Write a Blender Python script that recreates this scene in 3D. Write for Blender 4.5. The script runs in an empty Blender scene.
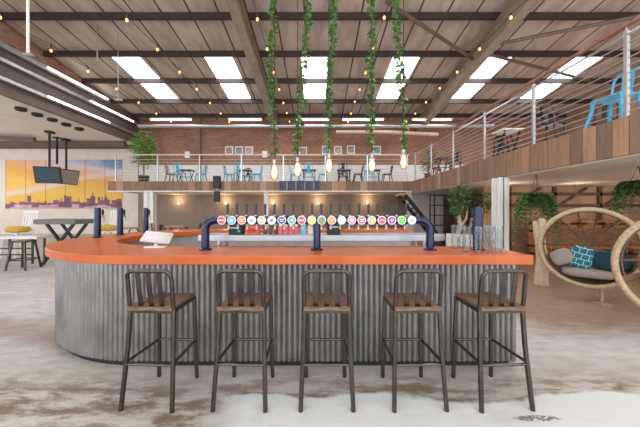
import bpy, bmesh, math, random
from mathutils import Vector, Matrix
random.seed(7)
R = random.Random(11)
scene = bpy.context.scene
COL = scene.collection
PI = math.pi
F, CX, CY, CH = 284.0, 317.0, 210.0, 1.47

def P(px, py, d):
    return Vector(((px - CX) / F * d, d, CH - (py - CY) / F * d))

# ------------------------------------------------------------------ materials
def lin(r, g, b):
    return tuple((c / 12.92 if c <= .04045 else ((c + .055) / 1.055) ** 2.4) for c in (r / 255, g / 255, b / 255))

class NT:
    def __init__(s, name):
        s.m = bpy.data.materials.new(name)
        s.m.use_nodes = True
        s.t = s.m.node_tree
        s.t.nodes.clear()
        s.out = s.n('ShaderNodeOutputMaterial')
    def n(s, typ, **kw):
        nd = s.t.nodes.new(typ)
        for k, v in kw.items():
            setattr(nd, k, v)
        return nd
    def l(s, a, b):
        s.t.links.new(a, b)
    def math(s, op, a, b=None):
        nd = s.n('ShaderNodeMath', operation=op)
        for i, x in enumerate((a, b)):
            if x is None: continue
            if hasattr(x, 'is_linked'): s.l(x, nd.inputs[i])
            else: nd.inputs[i].default_value = x
        return nd.outputs[0]
    def mix(s, fac, a, b):
        nd = s.n('ShaderNodeMix', data_type='RGBA')
        for sock, x in ((nd.inputs[0], fac), (nd.inputs[6], a), (nd.inputs[7], b)):
            if hasattr(x, 'is_linked'): s.l(x, sock)
            elif sock == nd.inputs[0]: sock.default_value = x
            else: sock.default_value = (*x[:3], 1)
        return nd.outputs[2]
    def coords(s, kind='Object'):
        return s.n('ShaderNodeTexCoord').outputs[kind]
    def mapping(s, vec, scale=(1, 1, 1), rot=(0, 0, 0), loc=(0, 0, 0)):
        nd = s.n('ShaderNodeMapping')
        s.l(vec, nd.inputs[0])
        nd.inputs[1].default_value = loc; nd.inputs[2].default_value = rot; nd.inputs[3].default_value = scale
        return nd.outputs[0]
    def noise(s, vec, scale, detail=3, rough=.55):
        nd = s.n('ShaderNodeTexNoise')
        s.l(vec, nd.inputs['Vector'])
        nd.inputs['Scale'].default_value = scale; nd.inputs['Detail'].default_value = detail
        nd.inputs['Roughness'].default_value = rough
        return nd.outputs[0]
    def rng(s, v, a, b, c=0., d=1.):
        nd = s.n('ShaderNodeMapRange', interpolation_type='SMOOTHSTEP')
        s.l(v, nd.inputs[0])
        for i, x in enumerate((a, b, c, d)): nd.inputs[i + 1].default_value = x
        return nd.outputs[0]
    def bsdf(s, col, rough=.5, metal=0., bump=None, bstr=.3, **kw):
        b = s.n('ShaderNodeBsdfPrincipled')
        for sock, x in (('Base Color', col), ('Roughness', rough), ('Metallic', metal)):
            if hasattr(x, 'is_linked'): s.l(x, b.inputs[sock])
            elif sock == 'Base Color': b.inputs[sock].default_value = (*x[:3], 1)
            else: b.inputs[sock].default_value = x
        for k, v in kw.items():
            b.inputs[k].default_value = v
        if bump is not None:
            bn = s.n('ShaderNodeBump')
            bn.inputs['Strength'].default_value = bstr
            bn.inputs['Distance'].default_value = .02
            s.l(bump, bn.inputs['Height']); s.l(bn.outputs[0], b.inputs['Normal'])
        s.l(b.outputs[0], s.out.inputs[0])
        return b

MATS = {}
def mat(name, rgb, rough=.5, metal=0., var=.12, scale=9., stretch=(1, 1, 1), bump=0., **kw):
    if name in MATS: return MATS[name]
    n = NT(name)
    c = lin(*rgb)
    v = n.mapping(n.coords(), stretch)
    no = n.noise(v, scale)
    col = n.mix(n.rng(no, .3, .7), tuple(x * (1 - var) for x in c), tuple(min(1, x * (1 + var)) for x in c))
    n.bsdf(col, rough, metal, no if bump else None, bump, **kw)
    MATS[name] = n.m
    return n.m

def emat(name, rgb, strength):
    if name in MATS: return MATS[name]
    n = NT(name)
    e = n.n('ShaderNodeEmission')
    e.inputs[0].default_value = (*lin(*rgb), 1); e.inputs[1].default_value = strength
    n.l(e.outputs[0], n.out.inputs[0])
    MATS[name] = n.m
    return n.m

def gmat(name, rgb, alpha=.25, rough=.05):
    n = NT(name)
    a = n.n('ShaderNodeBsdfTransparent'); g = n.n('ShaderNodeBsdfGlossy'); m = n.n('ShaderNodeMixShader')
    lw = n.n('ShaderNodeLayerWeight'); lw.inputs[0].default_value = .35
    a.inputs[0].default_value = (*lin(*rgb), 1)
    g.inputs[1].default_value = rough
    n.l(n.math('ADD', n.math('MULTIPLY', lw.outputs['Facing'], .6), alpha * .4), m.inputs[0])
    n.l(a.outputs[0], m.inputs[1]); n.l(g.outputs[0], m.inputs[2])
    n.l(m.outputs[0], n.out.inputs[0])
    return n.m

def sep(n, v):
    nd = n.n('ShaderNodeSeparateXYZ'); n.l(v, nd.inputs[0]); return nd.outputs

def floor_mat():
    n = NT('worn_concrete')
    co = n.coords()
    x, y, z = sep(n, co)
    big = n.noise(n.mapping(co, (.35, .9, 1)), 1.6, 5, .6)
    fine = n.noise(n.mapping(co, (.6, 1.6, 1)), 7, 6, .65)
    base = n.mix(n.rng(big, .35, .65), lin(178, 173, 168), lin(203, 199, 194))
    base = n.mix(n.math('MULTIPLY', n.rng(fine, .42, .62), .35), base, lin(150, 143, 135))
    # worn brown traffic band in front of the bar
    wob = n.noise(n.mapping(co, (.8, .8, 1)), 1.3, 4)
    yy = n.math('ADD', y, n.math('MULTIPLY', n.math('SUBTRACT', wob, .5), .7))
    far = n.math('ADD', n.rng(x, -3.5, -2.2, 1.0, 0.), 0.)
    b1 = n.rng(yy, 2.95, 2.55)
    front = n.math('MULTIPLY', n.rng(yy, 2.25, 2.2), n.rng(n.math('ADD', x, n.math('MULTIPLY', wob, .6)), -.55, -.25))
    band = n.math('MULTIPLY', b1, n.math('SUBTRACT', 1., front))
    streak = n.noise(n.mapping(co, (.9, 2.6, 1)), 3.2, 6, .7)
    st = n.math('MULTIPLY', band, n.math('MULTIPLY', n.rng(streak, .4, .6), n.rng(yy, 2.62, 2.25, .25, 1.)))
    col = n.mix(n.math('MULTIPLY', band, .5), base, lin(186, 180, 166))
    col = n.mix(n.math('MULTIPLY', st, .9), col, lin(112, 92, 74))
    col = n.mix(n.math('MULTIPLY', front, n.rng(fine, .3, .55, .7, 1.)), col, lin(216, 217, 211))
    # brown streak from the band to the left and the brown patch by the nest chairs
    yl = n.math('ADD', y, n.math('ADD', n.math('MULTIPLY', x, .35), n.math('MULTIPLY', n.math('SUBTRACT', wob, .5), .5)))
    sl = n.math('MULTIPLY', n.math('MULTIPLY', n.rng(yl, 1.9, 2.15), n.rng(yl, 2.5, 2.25)), n.rng(x, -1.7, -2.2))
    col = n.mix(n.math('MULTIPLY', sl, .55), col, lin(140, 115, 100))
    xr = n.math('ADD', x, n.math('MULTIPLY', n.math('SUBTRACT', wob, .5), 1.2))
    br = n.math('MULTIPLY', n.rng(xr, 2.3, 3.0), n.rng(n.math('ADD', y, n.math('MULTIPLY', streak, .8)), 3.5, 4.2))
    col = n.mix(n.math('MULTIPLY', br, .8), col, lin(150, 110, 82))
    # dark patched strip near the right stool
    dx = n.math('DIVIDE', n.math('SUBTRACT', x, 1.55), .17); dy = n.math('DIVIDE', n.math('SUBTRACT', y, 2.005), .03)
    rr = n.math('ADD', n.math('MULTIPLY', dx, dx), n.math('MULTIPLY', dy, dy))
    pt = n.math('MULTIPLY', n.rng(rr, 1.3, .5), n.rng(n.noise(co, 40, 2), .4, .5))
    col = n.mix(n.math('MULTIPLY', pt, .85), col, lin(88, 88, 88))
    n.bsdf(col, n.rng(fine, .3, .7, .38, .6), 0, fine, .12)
    return n.m

def brick_mat(name, axis, c1, c2, mortar):
    n = NT(name)
    x, y, z = sep(n, n.coords())
    cb = n.n('ShaderNodeCombineXYZ')
    n.l(x if axis == 'x' else y, cb.inputs[0]); n.l(z, cb.inputs[1])
    b = n.n('ShaderNodeTexBrick')
    n.l(cb.outputs[0], b.inputs['Vector'])
    b.inputs['Color1'].default_value = (*lin(*c1), 1); b.inputs['Color2'].default_value = (*lin(*c2), 1)
    b.inputs['Mortar'].default_value = (*lin(*mortar), 1)
    b.inputs['Scale'].default_value = 1; b.inputs['Brick Width'].default_value = .24
    b.inputs['Row Height'].default_value = .085; b.inputs['Mortar Size'].default_value = .009
    no = n.noise(cb.outputs[0], .9, 4)
    col = n.mix(n.math('MULTIPLY', n.rng(no, .4, .65), .45), b.outputs[0], lin(120, 84, 66))
    n.bsdf(col, .85, 0, b.outputs[1], -.2)
    return n.m

def plank_mat(name, axis, w=.21):
    n = NT(name)
    co = n.coords()
    x, y, z = sep(n, co)
    a = x if axis == 'x' else y
    s = n.math('DIVIDE', a, w)
    k = n.math('FLOOR', s)
    wn = n.n('ShaderNodeTexWhiteNoise', noise_dimensions='1D')
    n.l(k, wn.inputs['W'])
    ramp = n.n('ShaderNodeValToRGB')
    n.l(wn.outputs[0], ramp.inputs[0])
    e = ramp.color_ramp.elements
    e[0].color = (*lin(124, 98, 80), 1); e[1].color = (*lin(186, 156, 128), 1)
    for p, c in ((.3, (156, 120, 90)), (.55, (126, 104, 90)), (.8, (168, 128, 98))):
        el = e.new(p); el.color = (*lin(*c), 1)
    gr = n.noise(n.mapping(co, (14, 14, 1.2)), 1.6, 4)
    col = n.mix(n.math('MULTIPLY', n.rng(gr, .4, .7), .35), ramp.outputs[0], lin(84, 60, 46))
    fr = n.math('FRACT', s)
    seam = n.math('LESS_THAN', fr, .035)
    col = n.mix(seam, col, lin(58, 40, 30))
    n.bsdf(col, .75, 0, gr, .2)
    return n.m

def roof_mat():
    n = NT('roof_sheeting')
    co = n.coords()
    x, y, z = sep(n, co)
    s = n.math('DIVIDE', n.math('ADD', x, .42), .9)
    fr = n.math('FRACT', s)
    seam = n.math('LESS_THAN', fr, .06)
    no = n.noise(n.mapping(co, (1, .25, 1)), 2.2, 4)
    col = n.mix(n.rng(no, .35, .65), lin(168, 150, 138), lin(196, 178, 166))
    col = n.mix(seam, col, lin(60, 46, 40))
    n.bsdf(col, .6, 0)
    return n.m

def corr_mat():
    n = NT('galvanised_corrugated_steel')
    co = n.coords()
    no = n.noise(n.mapping(co, (1, 1, 1)), 2.4, 5, .65)
    sp = n.noise(n.mapping(co, (1, 1, .25)), 26, 3)
    col = n.mix(n.rng(no, .3, .7), lin(128, 126, 124), lin(150, 148, 146))
    col = n.mix(n.math('MULTIPLY', n.rng(sp, .5, .75), .35), col, lin(178, 176, 172))
    x, y, z = sep(n, co)
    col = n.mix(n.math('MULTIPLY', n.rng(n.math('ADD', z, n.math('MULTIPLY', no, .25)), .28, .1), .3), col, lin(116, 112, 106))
    n.bsdf(col, n.rng(no, .3, .7, .3, .42), .8)
    return n.m

def worktop_mat():
    n = NT('orange_worktop')
    co = n.coords()
    no = n.noise(co, 3, 4)
    col = n.mix(n.rng(no, .35, .65), lin(178, 82, 26), lin(188, 93, 34))
    n.bsdf(col, .32, 0)
    return n.m

def wood_mat(name, a, b, sc=(6, 6, 1), rough=.6):
    if name in MATS: return MATS[name]
    n = NT(name)
    no = n.noise(n.mapping(n.coords(), sc), 4, 5, .6)
    n.bsdf(n.mix(n.rng(no, .32, .68), lin(*a), lin(*b)), rough, 0, no, .15)
    MATS[name] = n.m
    return n.m

def mural_mat():
    n = NT('sunset_mural_paint')
    co = n.coords()
    x, y, z = sep(n, co)     # local: x 0..W, z 0..H
    wv = n.noise(n.mapping(co, (.35, 1, 1.1)), .9, 4)
    h = n.math('ADD', z, n.math('MULTIPLY', n.math('SUBTRACT', wv, .5), 1.6))
    t = n.math('ADD', h, n.math('MULTIPLY', n.math('SUBTRACT', x, 4.6), .2))
    ramp = n.n('ShaderNodeValToRGB')
    n.l(n.math('DIVIDE', t, 4.4), ramp.inputs[0])
    e = ramp.color_ramp.elements
    e[0].position = 0; e[0].color = (*lin(240, 190, 80), 1)
    e[1].position = 1; e[1].color = (*lin(95, 140, 178), 1)
    for p, c in ((.2, (244, 200, 90)), (.38, (238, 176, 86)), (.52, (236, 186, 150)), (.64, (214, 206, 212)), (.72, (122, 158, 188)), (.85, (96, 136, 172))):
        el = e.new(p); el.color = (*lin(*c), 1)
    col = ramp.outputs[0]
    cl = n.math('SUBTRACT', z, n.math('ADD', n.math('MULTIPLY', x, .2), .85))
    cl = n.math('ADD', cl, n.math('MULTIPLY', n.math('SUBTRACT', wv, .5), .5))
    clf = n.math('MULTIPLY', n.rng(cl, -.22, -.05), n.rng(cl, .3, .08))
    col = n.mix(n.math('MULTIPLY', clf, .75), col, lin(236, 214, 208))
    fr = n.math('FRACT', n.math('DIVIDE', x, 1.22))
    col = n.mix(n.math('MULTIPLY', n.math('LESS_THAN', fr, .03), .6), col, lin(70, 60, 70))
    n.bsdf(col, .6, 0)
    return n.m

def leaf_mat(name, a, b):
    n = NT(name)
    no = n.noise(n.coords(), 17, 2)
    n.bsdf(n.mix(n.rng(no, .38, .62), lin(*a), lin(*b)), .5, 0)
    return n.m

# ------------------------------------------------------------------ mesh builder
class MB:
    def __init__(s):
        s.v = []; s.f = []; s.mi = []; s.c = 0
    def add(s, vs, fs):
        b = len(s.v)
        s.v += [tuple(v) for v in vs]
        for f in fs:
            s.f.append(tuple(i + b for i in f)); s.mi.append(s.c)
        return s
    def hexa(s, p):      # p: 4 bottom (ccw) + 4 top
        return s.add(p, [(3, 2, 1, 0), (4, 5, 6, 7), (0, 1, 5, 4), (1, 2, 6, 5), (2, 3, 7, 6), (3, 0, 4, 7)])
    def box(s, lo, hi):
        (a, b, c), (d, e, f) = lo, hi
        return s.hexa([(a, b, c), (d, b, c), (d, e, c), (a, e, c), (a, b, f), (d, b, f), (d, e, f), (a, e, f)])
    def obox(s, ce, size, M=None):
        M = M or Matrix.Identity(3)
        x, y, z = (q / 2 for q in size)
        ce = Vector(ce)
        return s.hexa([ce + M @ Vector(q) for q in ((-x, -y, -z), (x, -y, -z), (x, y, -z), (-x, y, -z), (-x, -y, z), (x, -y, z), (x, y, z), (-x, y, z))])
    def bar(s, p0, p1, w, h, up=(0, 0, 1)):
        p0, p1 = Vector(p0), Vector(p1)
        d = (p1 - p0).normalized()
        u = Vector(up)
        if abs(d.dot(u)) > .98: u = Vector((0, 1, 0))
        r = d.cross(u).normalized(); u = r.cross(d).normalized()
        r = r * w / 2; u = u * h / 2
        return s.hexa([p0 - r - u, p0 + r - u, p1 + r - u, p1 - r - u, p0 - r + u, p0 + r + u, p1 + r + u, p1 - r + u])
    def tube(s, path, r, n=8, closed=False):
        pts = [Vector(p) for p in path]
        m = len(pts)
        rs = r if isinstance(r, (list, tuple)) else [r] * m
        def tan(i):
            if closed: return (pts[(i + 1) % m] - pts[i - 1]).normalized()
            return (pts[min(i + 1, m - 1)] - pts[max(i - 1, 0)]).normalized()
        t = tan(0)
        u = t.orthogonal().normalized()
        vs = []
        for i in range(m):
            t2 = tan(i)
            u = (u - t2 * u.dot(t2)).normalized()
            w = t2.cross(u)
            for k in range(n):
                a = 2 * PI * k / n
                vs.append(pts[i] + (u * math.cos(a) + w * math.sin(a)) * rs[i])
        fs = []
        for i in range(m if closed else m - 1):
            j = (i + 1) % m
            for k in range(n):
                k2 = (k + 1) % n
                fs.append((i * n + k, i * n + k2, j * n + k2, j * n + k))
        if not closed:
            fs.append(tuple(range(n - 1, -1, -1))); fs.append(tuple((m - 1) * n + k for k in range(n)))
        return s.add(vs, fs)
    def cyl(s, p0, p1, r0, r1=None, n=12):
        return s.tube([p0, p1], [r0, r0 if r1 is None else r1], n)
    def lathe(s, prof, ce=(0, 0, 0), n=16, M=None):   # profile [(r, z)]
        ce = Vector(ce); vs = []; fs = []
        for r, z in prof:
            for k in range(n):
                a = 2 * PI * k / n
                q = Vector((r * math.cos(a), r * math.sin(a), z))
                vs.append(ce + (M @ q if M else q))
        for i in range(len(prof) - 1):
            for k in range(n):
                k2 = (k + 1) % n
                fs.append((i * n + k, i * n + k2, (i + 1) * n + k2, (i + 1) * n + k))
        if prof[0][0] > 1e-5: fs.append(tuple(range(n - 1, -1, -1)))
        if prof[-1][0] > 1e-5: fs.append(tuple((len(prof) - 1) * n + k for k in range(n)))
        return s.add(vs, fs)
    def ell(s, ce, rad, n=16, m=9, M=None, p=1.0):
        ce = Vector(ce); vs = []; fs = []
        def pw(x): return math.copysign(abs(x) ** p, x)
        for i in range(m + 1):
            th = PI * i / m
            for k in range(n):
                a = 2 * PI * k / n
                q = Vector((rad[0] * pw(math.sin(th)) * pw(math.cos(a)), rad[1] * pw(math.sin(th)) * pw(math.sin(a)), rad[2] * pw(math.cos(th))))
                vs.append(ce + (M @ q if M else q))
        for i in range(m):
            for k in range(n):
                k2 = (k + 1) % n
                fs.append((i * n + k, (i + 1) * n + k, (i + 1) * n + k2, i * n + k2))
        return s.add(vs, fs)
    def prism(s, poly, z0, z1):    # xy polygon extruded
        n = len(poly)
        vs = [(x, y, z0) for x, y in poly] + [(x, y, z1) for x, y in poly]
        fs = [tuple(range(n - 1, -1, -1)), tuple(range(n, 2 * n))] + [(i, (i + 1) % n, n + (i + 1) % n, n + i) for i in range(n)]
        return s.add(vs, fs)
    def leaf(s, p, d, nrm, L, W):
        d = Vector(d).normalized(); nrm = Vector(nrm)
        sd = d.cross(nrm)
        if sd.length < 1e-4: sd = d.orthogonal()
        sd.normalize(); up = sd.cross(d)
        p = Vector(p)
        return s.add([p, p + d * L * .4 + sd * W * .5 + up * L * .08, p + d * L - up * L * .1, p + d * L * .4 - sd * W * .5 + up * L * .08, p + d * L * .45],
                     [(0, 1, 4), (1, 2, 4), (2, 3, 4), (3, 0, 4)])
    def build(s, name, mats, parent=None, loc=(0, 0, 0), rot=(0, 0, 0), smooth=False, bevel=0., kind=None, fixn=True):
        me = bpy.data.meshes.new(name)
        me.from_pydata(s.v, [], s.f)
        if not isinstance(mats, (list, tuple)): mats = [mats]
        for m in mats: me.materials.append(m)
        me.polygons.foreach_set('material_index', s.mi)
        if fixn:
            bm = bmesh.new(); bm.from_mesh(me)
            bmesh.ops.recalc_face_normals(bm, faces=bm.faces); bm.to_mesh(me); bm.free()
        if smooth:
            me.polygons.foreach_set('use_smooth', [True] * len(me.polygons))
            me.set_sharp_from_angle(angle=math.radians(42))
        me.update()
        o = bpy.data.objects.new(name, me)
        COL.objects.link(o)
        o.location = loc; o.rotation_euler = rot
        if parent is not None: o.parent = parent
        if bevel:
            b = o.modifiers.new('bevel', 'BEVEL'); b.width = bevel; b.segments = 2; b.limit_method = 'ANGLE'; b.angle_limit = math.radians(45)
        if kind: o['kind'] = kind
        return o

def tag(o, label, cat, group=None, kind=None):
    o['label'] = label; o['category'] = cat
    if group: o['group'] = group
    if kind: o['kind'] = kind
    return o

def thing(name, label, cat, loc=(0, 0, 0), rz=0., group=None):
    o = bpy.data.objects.new(name, None)
    o.empty_display_size = .1
    COL.objects.link(o)
    o.location = loc; o.rotation_euler = (0, 0, rz)
    return tag(o, label, cat, group)

def dup(root, loc, rz=0., label=None, group=None):
    def rec(o, par):
        c = o.copy(); COL.objects.link(c)
        if par is not None: c.parent = par
        for ch in [q for q in bpy.data.objects if q.parent == o]: rec(ch, c)
        return c
    c = rec(root, None)
    c.location = loc; c.rotation_euler = (0, 0, rz)
    if label: c['label'] = label
    if group: c['group'] = group
    return c

def arc(ce, r, a0, a1, n, plane='xy'):
    out = []
    for i in range(n + 1):
        a = a0 + (a1 - a0) * i / n
        u, w = r * math.cos(a), r * math.sin(a)
        out.append(Vector(ce) + Vector({'xy': (u, w, 0), 'xz': (u, 0, w), 'yz': (0, u, w)}[plane]))
    return out

# ------------------------------------------------------------------ shared materials
m_steel = mat('brushed_steel', (196, 198, 200), .3, .9, .08, 20, (1, 1, 8))
m_galv = mat('galvanised_steel', (176, 174, 172), .4, .8, .1, 6)
m_gun = mat('gunmetal_steel', (84, 76, 70), .27, .85, .2, 12)
m_dark = mat('dark_painted_steel', (44, 38, 36), .55, .2, .15, 8)
m_black = mat('matt_black', (24, 24, 25), .5, 0, .15, 10)
m_white = mat('white_paint', (226, 224, 221), .6, 0, .04, 5)
m_navy = mat('navy_gloss', (16, 24, 62), .22, .1, .12, 8)
m_teal = mat('teal_paint', (40, 160, 178), .4, 0, .1, 8)
m_blue = mat('bright_blue_paint', (52, 168, 208), .4, 0, .08, 8)
m_red = mat('dark_red_paint', (130, 36, 50), .45, 0, .12, 8)
m_oliv = mat('olive_beam_paint', (150, 136, 118), .55, .1, .12, 3)
m_stw = wood_mat('weathered_seat_wood', (78, 58, 48), (122, 94, 78), (3, 20, 20))
m_dkwood = wood_mat('dark_wood', (70, 52, 42), (98, 74, 60), (2, 14, 14))
m_rattan = wood_mat('rattan_cane', (156, 132, 102), (192, 168, 136), (9, 9, 9), .55)
m_warmbulb = emat('filament_glow', (255, 172, 96), 5)
m_lamp = emat('warm_lamp_glow', (255, 226, 186), 2.6)
m_tube = emat('tube_lamp_glow', (255, 250, 240), 6)
m_sky = emat('skylight_daylight', (250, 251, 255), 8.5)
m_glass = gmat('clear_glass', (246, 250, 250), .04)

# ------------------------------------------------------------------ setting
def roofz(y): return 7.75 - .13 * (y - 8.5)
S = 'structure'
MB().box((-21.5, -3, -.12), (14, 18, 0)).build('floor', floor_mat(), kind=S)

# roof with two rows of skylights; the unseen near row is added for light
SKX = [(-8.0, -6.9), (-4.38, -3.3), (-.62, .42), (2.96, 4.0), (6.55, 7.6), (10.1, 11.15)]
xs = [-10.4] + [v for p in SKX for v in p] + [14]
rows = [(-3, 3.4, 0), (3.4, 7.0, 1), (7.0, 10.98, 0), (10.98, 14.15, 1), (14.15, 16.7, 0)]
b = MB()
def slab(b, x0, x1, y0, y1, dz0=0., dz1=.08):
    a, c = roofz(y0), roofz(y1)
    b.hexa([(x0, y0, a + dz0), (x1, y0, a + dz0), (x1, y1, c + dz0), (x0, y1, c + dz0), (x0, y0, a + dz1), (x1, y0, a + dz1), (x1, y1, c + dz1), (x0, y1, c + dz1)])
wi = 0
for y0, y1, sk in rows:
    if not sk: slab(b, xs[0], xs[-1], y0, y1)
    else:
        for i in range(0, len(xs) - 1, 2): slab(b, xs[i], xs[i + 1], y0, y1)
        for x0, x1 in SKX:
            wi += 1
            w = MB(); slab(w, x0, x1, y0, y1, .02, .06)
            w.build('window_%d' % wi, m_sky, kind=S)
b.build('ceiling', roof_mat(), kind=S)

brick_x = brick_mat('warm_brick_back', 'x', (172, 122, 98), (146, 96, 74), (160, 132, 114))
brick_y = brick_mat('warm_brick_side', 'y', (176, 134, 108), (150, 104, 82), (168, 146, 126))
m_plaster = mat('taupe_plaster', (146, 130, 118), .8, 0, .08, 3)
m_pale = mat('pale_wall_paint', (228, 218, 208), .75, 0, .05, 2)
b = MB().box((-10.4, 16.5, 2.81), (14, 16.7, 6.75)); b.build('wall_back', brick_x, kind=S)
MB().box((-10.4, 16.5, 0), (14, 16.7, 2.81)).build('wall_back_lower', m_plaster, kind=S)
MB().box((-10.3, 16.44, 2.81), (9, 16.5, 4.08)).build('trim_1', m_white, kind=S)                  # white boarding upstairs
b = MB()
b.hexa([(-10.5, -3, 6.83), (-10.3, -3, 6.83), (-10.3, 16.5, 6.83), (-10.5, 16.5, 6.83), (-10.5, -3, roofz(-3)), (-10.3, -3, roofz(-3)), (-10.3, 16.5, roofz(16.5)), (-10.5, 16.5, roofz(16.5))])
b.build('wall_left', brick_y, kind=S)
m_bulk = mat('bulkhead_panel', (112, 98, 90), .6, .1, .12, 2, (1, .2, 3))
MB().box((-10.5, -3, 5.28), (-10.3, 17.5, 6.83)).build('wall_left_bulkhead', m_bulk, kind=S)
MB().box((-21.5, -3, 5.28), (-10.5, 17.6, 5.42)).build('ceiling_side', m_pale, kind=S)
MB().box((-21.5, 17.5, 0), (-10.4, 17.7, 5.28)).build('wall_back_left', m_pale, kind=S)
MB().box((-10.4, 16.7, 0), (-10.2, 17.7, 6.7)).build('wall_return', m_pale, kind=S)
b = MB()
b.box((-21.7, -3, 0), (-21.5, 17.7, 1.2)); b.box((-21.7, -3, 4.2), (-21.5, 17.7, 5.42))
for y0, y1 in ((-3, -1), (4, 5), (10, 11), (16, 17.7)): b.box((-21.7, y0, 1.2), (-21.5, y1, 4.2))
b.build('wall_far_left', m_pale, kind=S)
for q, (y0, y1) in enumerate(((-1, 4), (5, 10), (11, 16))):  # unseen windows, added to brighten the left side ceiling
    MB().box((-21.62, y0, 1.2), (-21.58, y1, 4.2)).build('window_%d' % (wi + 1 + q), emat('window_daylight', (250, 251, 255), 4.2), kind=S)
MB().box((13.8, -3, 0), (14, 16.7, 9.2)).build('wall_right', brick_y, kind=S)
m_sheet = mat('brown_wall_board', (176, 142, 116), .75, 0, .18, 1.4)
b = MB()
b.box((5.6, 9.5, 0), (13.8, 9.6, 2.25))
b.build('wall_snug', m_sheet, kind=S)
k = 1
# beams across the far end of the side ceiling
for y, h in ((15.6, .3), (16.6, .2)):
    k += 1; MB().box((-21.5, y, 5.28 - h), (-10.6, y + .2, 5.28)).build('trim_%d' % k, mat('brown_beam', (104, 90, 82), .6, .1, .1, 3), kind=S)
k += 1; MB().bar((-21.4, 13.0, 5.1), (-14.5, 14.6, 5.1), .2, .2).build('trim_%d' % k, m_bulk, kind=S)
# purlins
for i in range(6):
    y = 7.22 + 1.75 * i
    if i == 5: y = 15.75
    k += 1; MB().box((-10.3, y - .05, roofz(y) - .2), (13.8, y + .05, roofz(y) - .005)).build('trim_%d' % k, mat('purlin_steel', (58, 46, 42), .6, .1, .1, 3), kind=S)
# rafters (I-beams)
for x in (-2.3, 5.8):
    k += 1; b = MB()
    for dz, w, h in ((-.23, .3, .04), (-.8, .3, .04), (-.5, .06, .56)):
        a, c = roofz(-3) + dz, roofz(16.5) + dz
        b.hexa([(x - w / 2, -3, a - h / 2), (x + w / 2, -3, a - h / 2), (x + w / 2, 16.5, c - h / 2), (x - w / 2, 16.5, c - h / 2),
                (x - w / 2, -3, a + h / 2), (x + w / 2, -3, a + h / 2), (x + w / 2, 16.5, c + h / 2), (x - w / 2, 16.5, c + h / 2)])
    b.build('trim_%d' % k, m_oliv, kind=S)
# roof braces
for p, q in (((5.95, 9.7, roofz(9.7) - .5), (10.6, 8.4, roofz(8.4) - .35)), ((5.95, 10.1, roofz(10.1) - .5), (11.5, 12.0, roofz(12) - .35)), ((2.0, 8.2, roofz(8.2) - .3), (5.7, 10.4, roofz(10.4) - .5))):
    k += 1; MB().cyl(p, q, .06, n=8).build('trim_%d' % k, mat('brace_steel', (104, 88, 78), .5, .2, .1, 4), kind=S)
# mezzanine decks and plank edges
m_soff = mat('soffit_paint', (228, 214, 204), .75, 0, .05, 1)
DZ = 2.81
MB().box((4.55, .2, 2.25), (13.8, 16.5, DZ - .01)).build('floor_mezzanine_right', m_soff, kind=S)
MB().box((-9.85, 13.5, 2.36), (4.55, 16.5, DZ - .01)).build('floor_mezzanine_back', m_soff, kind=S)
k += 1; MB().box((4.49, .2, 2.27), (4.55, 13.45, 2.83)).build('trim_%d' % k, plank_mat('reclaimed_planks_side', 'y', .24), kind=S)
k += 1; MB().box((-9.9, 13.44, 2.38), (4.55, 13.5, 2.83)).build('trim_%d' % k, plank_mat('reclaimed_planks_back', 'x', .34), kind=S)
k += 1; MB().box((-9.9, 13.40, 2.33), (4.5, 13.5, 2.38)).build('trim_%d' % k, m_pale, kind=S)

# columns
def column(px, x, y, top, label, w=.2, d=.2):
    t = thing('steel_column', label, 'column', (x, y, 0))
    b = MB()
    b.box((-w / 2, -d / 2, .02), (w / 2, -d / 2 + .02, top)); b.box((-w / 2, d / 2 - .02, .02), (w / 2, d / 2, top)); b.box((-.012, -d / 2, .02), (.012, d / 2, top))
    b.build('column_shaft', m_white, t)
    MB().box((-w / 2 - .06, -d / 2 - .06, 0), (w / 2 + .06, d / 2 + .06, .02)).build('base_plate', m_galv, t)
column(0, 4.45, 6.9, 2.25, 'white steel column holding up the right mezzanine behind the bar end', .26, .26)
column(0, 4.4, 13.62, 2.36, 'slim white column at the corner where the two mezzanines meet', .22, .2)
column(0, -2.42, 13.62, 2.36, 'slim pale column under the back mezzanine left of bar centre', .18, .18)
column(0, -8.0, 13.62, 2.36, 'broad white column under the left end of the back mezzanine', .45, .3)

# ------------------------------------------------------------------ bar
BX, BY = -1.56, 4.30
def ring_path(R_, xr, step=.1, back=True):
    pts = []
    n = max(2, int((xr - BX) / step))
    for i in range(n): pts.append((xr + (BX - xr) * i / n, BY - R_))
    m = max(8, int(PI * R_ / step))
    for i in range(m + 1):
        a = -PI / 2 - PI * i / m
        pts.append((BX + R_ * math.cos(a), BY + R_ * math.sin(a)))
    for i in range(1, n + 1): pts.append((BX + (xr - BX) * i / n, BY + R_))
    return pts
def wall_strip(b, outer, inner, z0, z1):
    n = len(outer)
    vs = [(x, y, z0) for x, y in outer] + [(x, y, z1) for x, y in outer] + [(x, y, z0) for x, y in inner] + [(x, y, z1) for x, y in inner]
    fs = []
    for i in range(n - 1):
        fs += [(i, i + 1, n + i + 1, n + i), (2 * n + i, 3 * n + i, 3 * n + i + 1, 2 * n + i + 1), (n + i, n + i + 1, 3 * n + i + 1, 3 * n + i), (i, 2 * n + i, 2 * n + i + 1, i + 1)]
    fs += [(0, n, 3 * n, 2 * n), (n - 1, 3 * n - 1, 4 * n - 1, 2 * n - 1)]
    b.add(vs, fs)
TOPZ = 1.077
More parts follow.
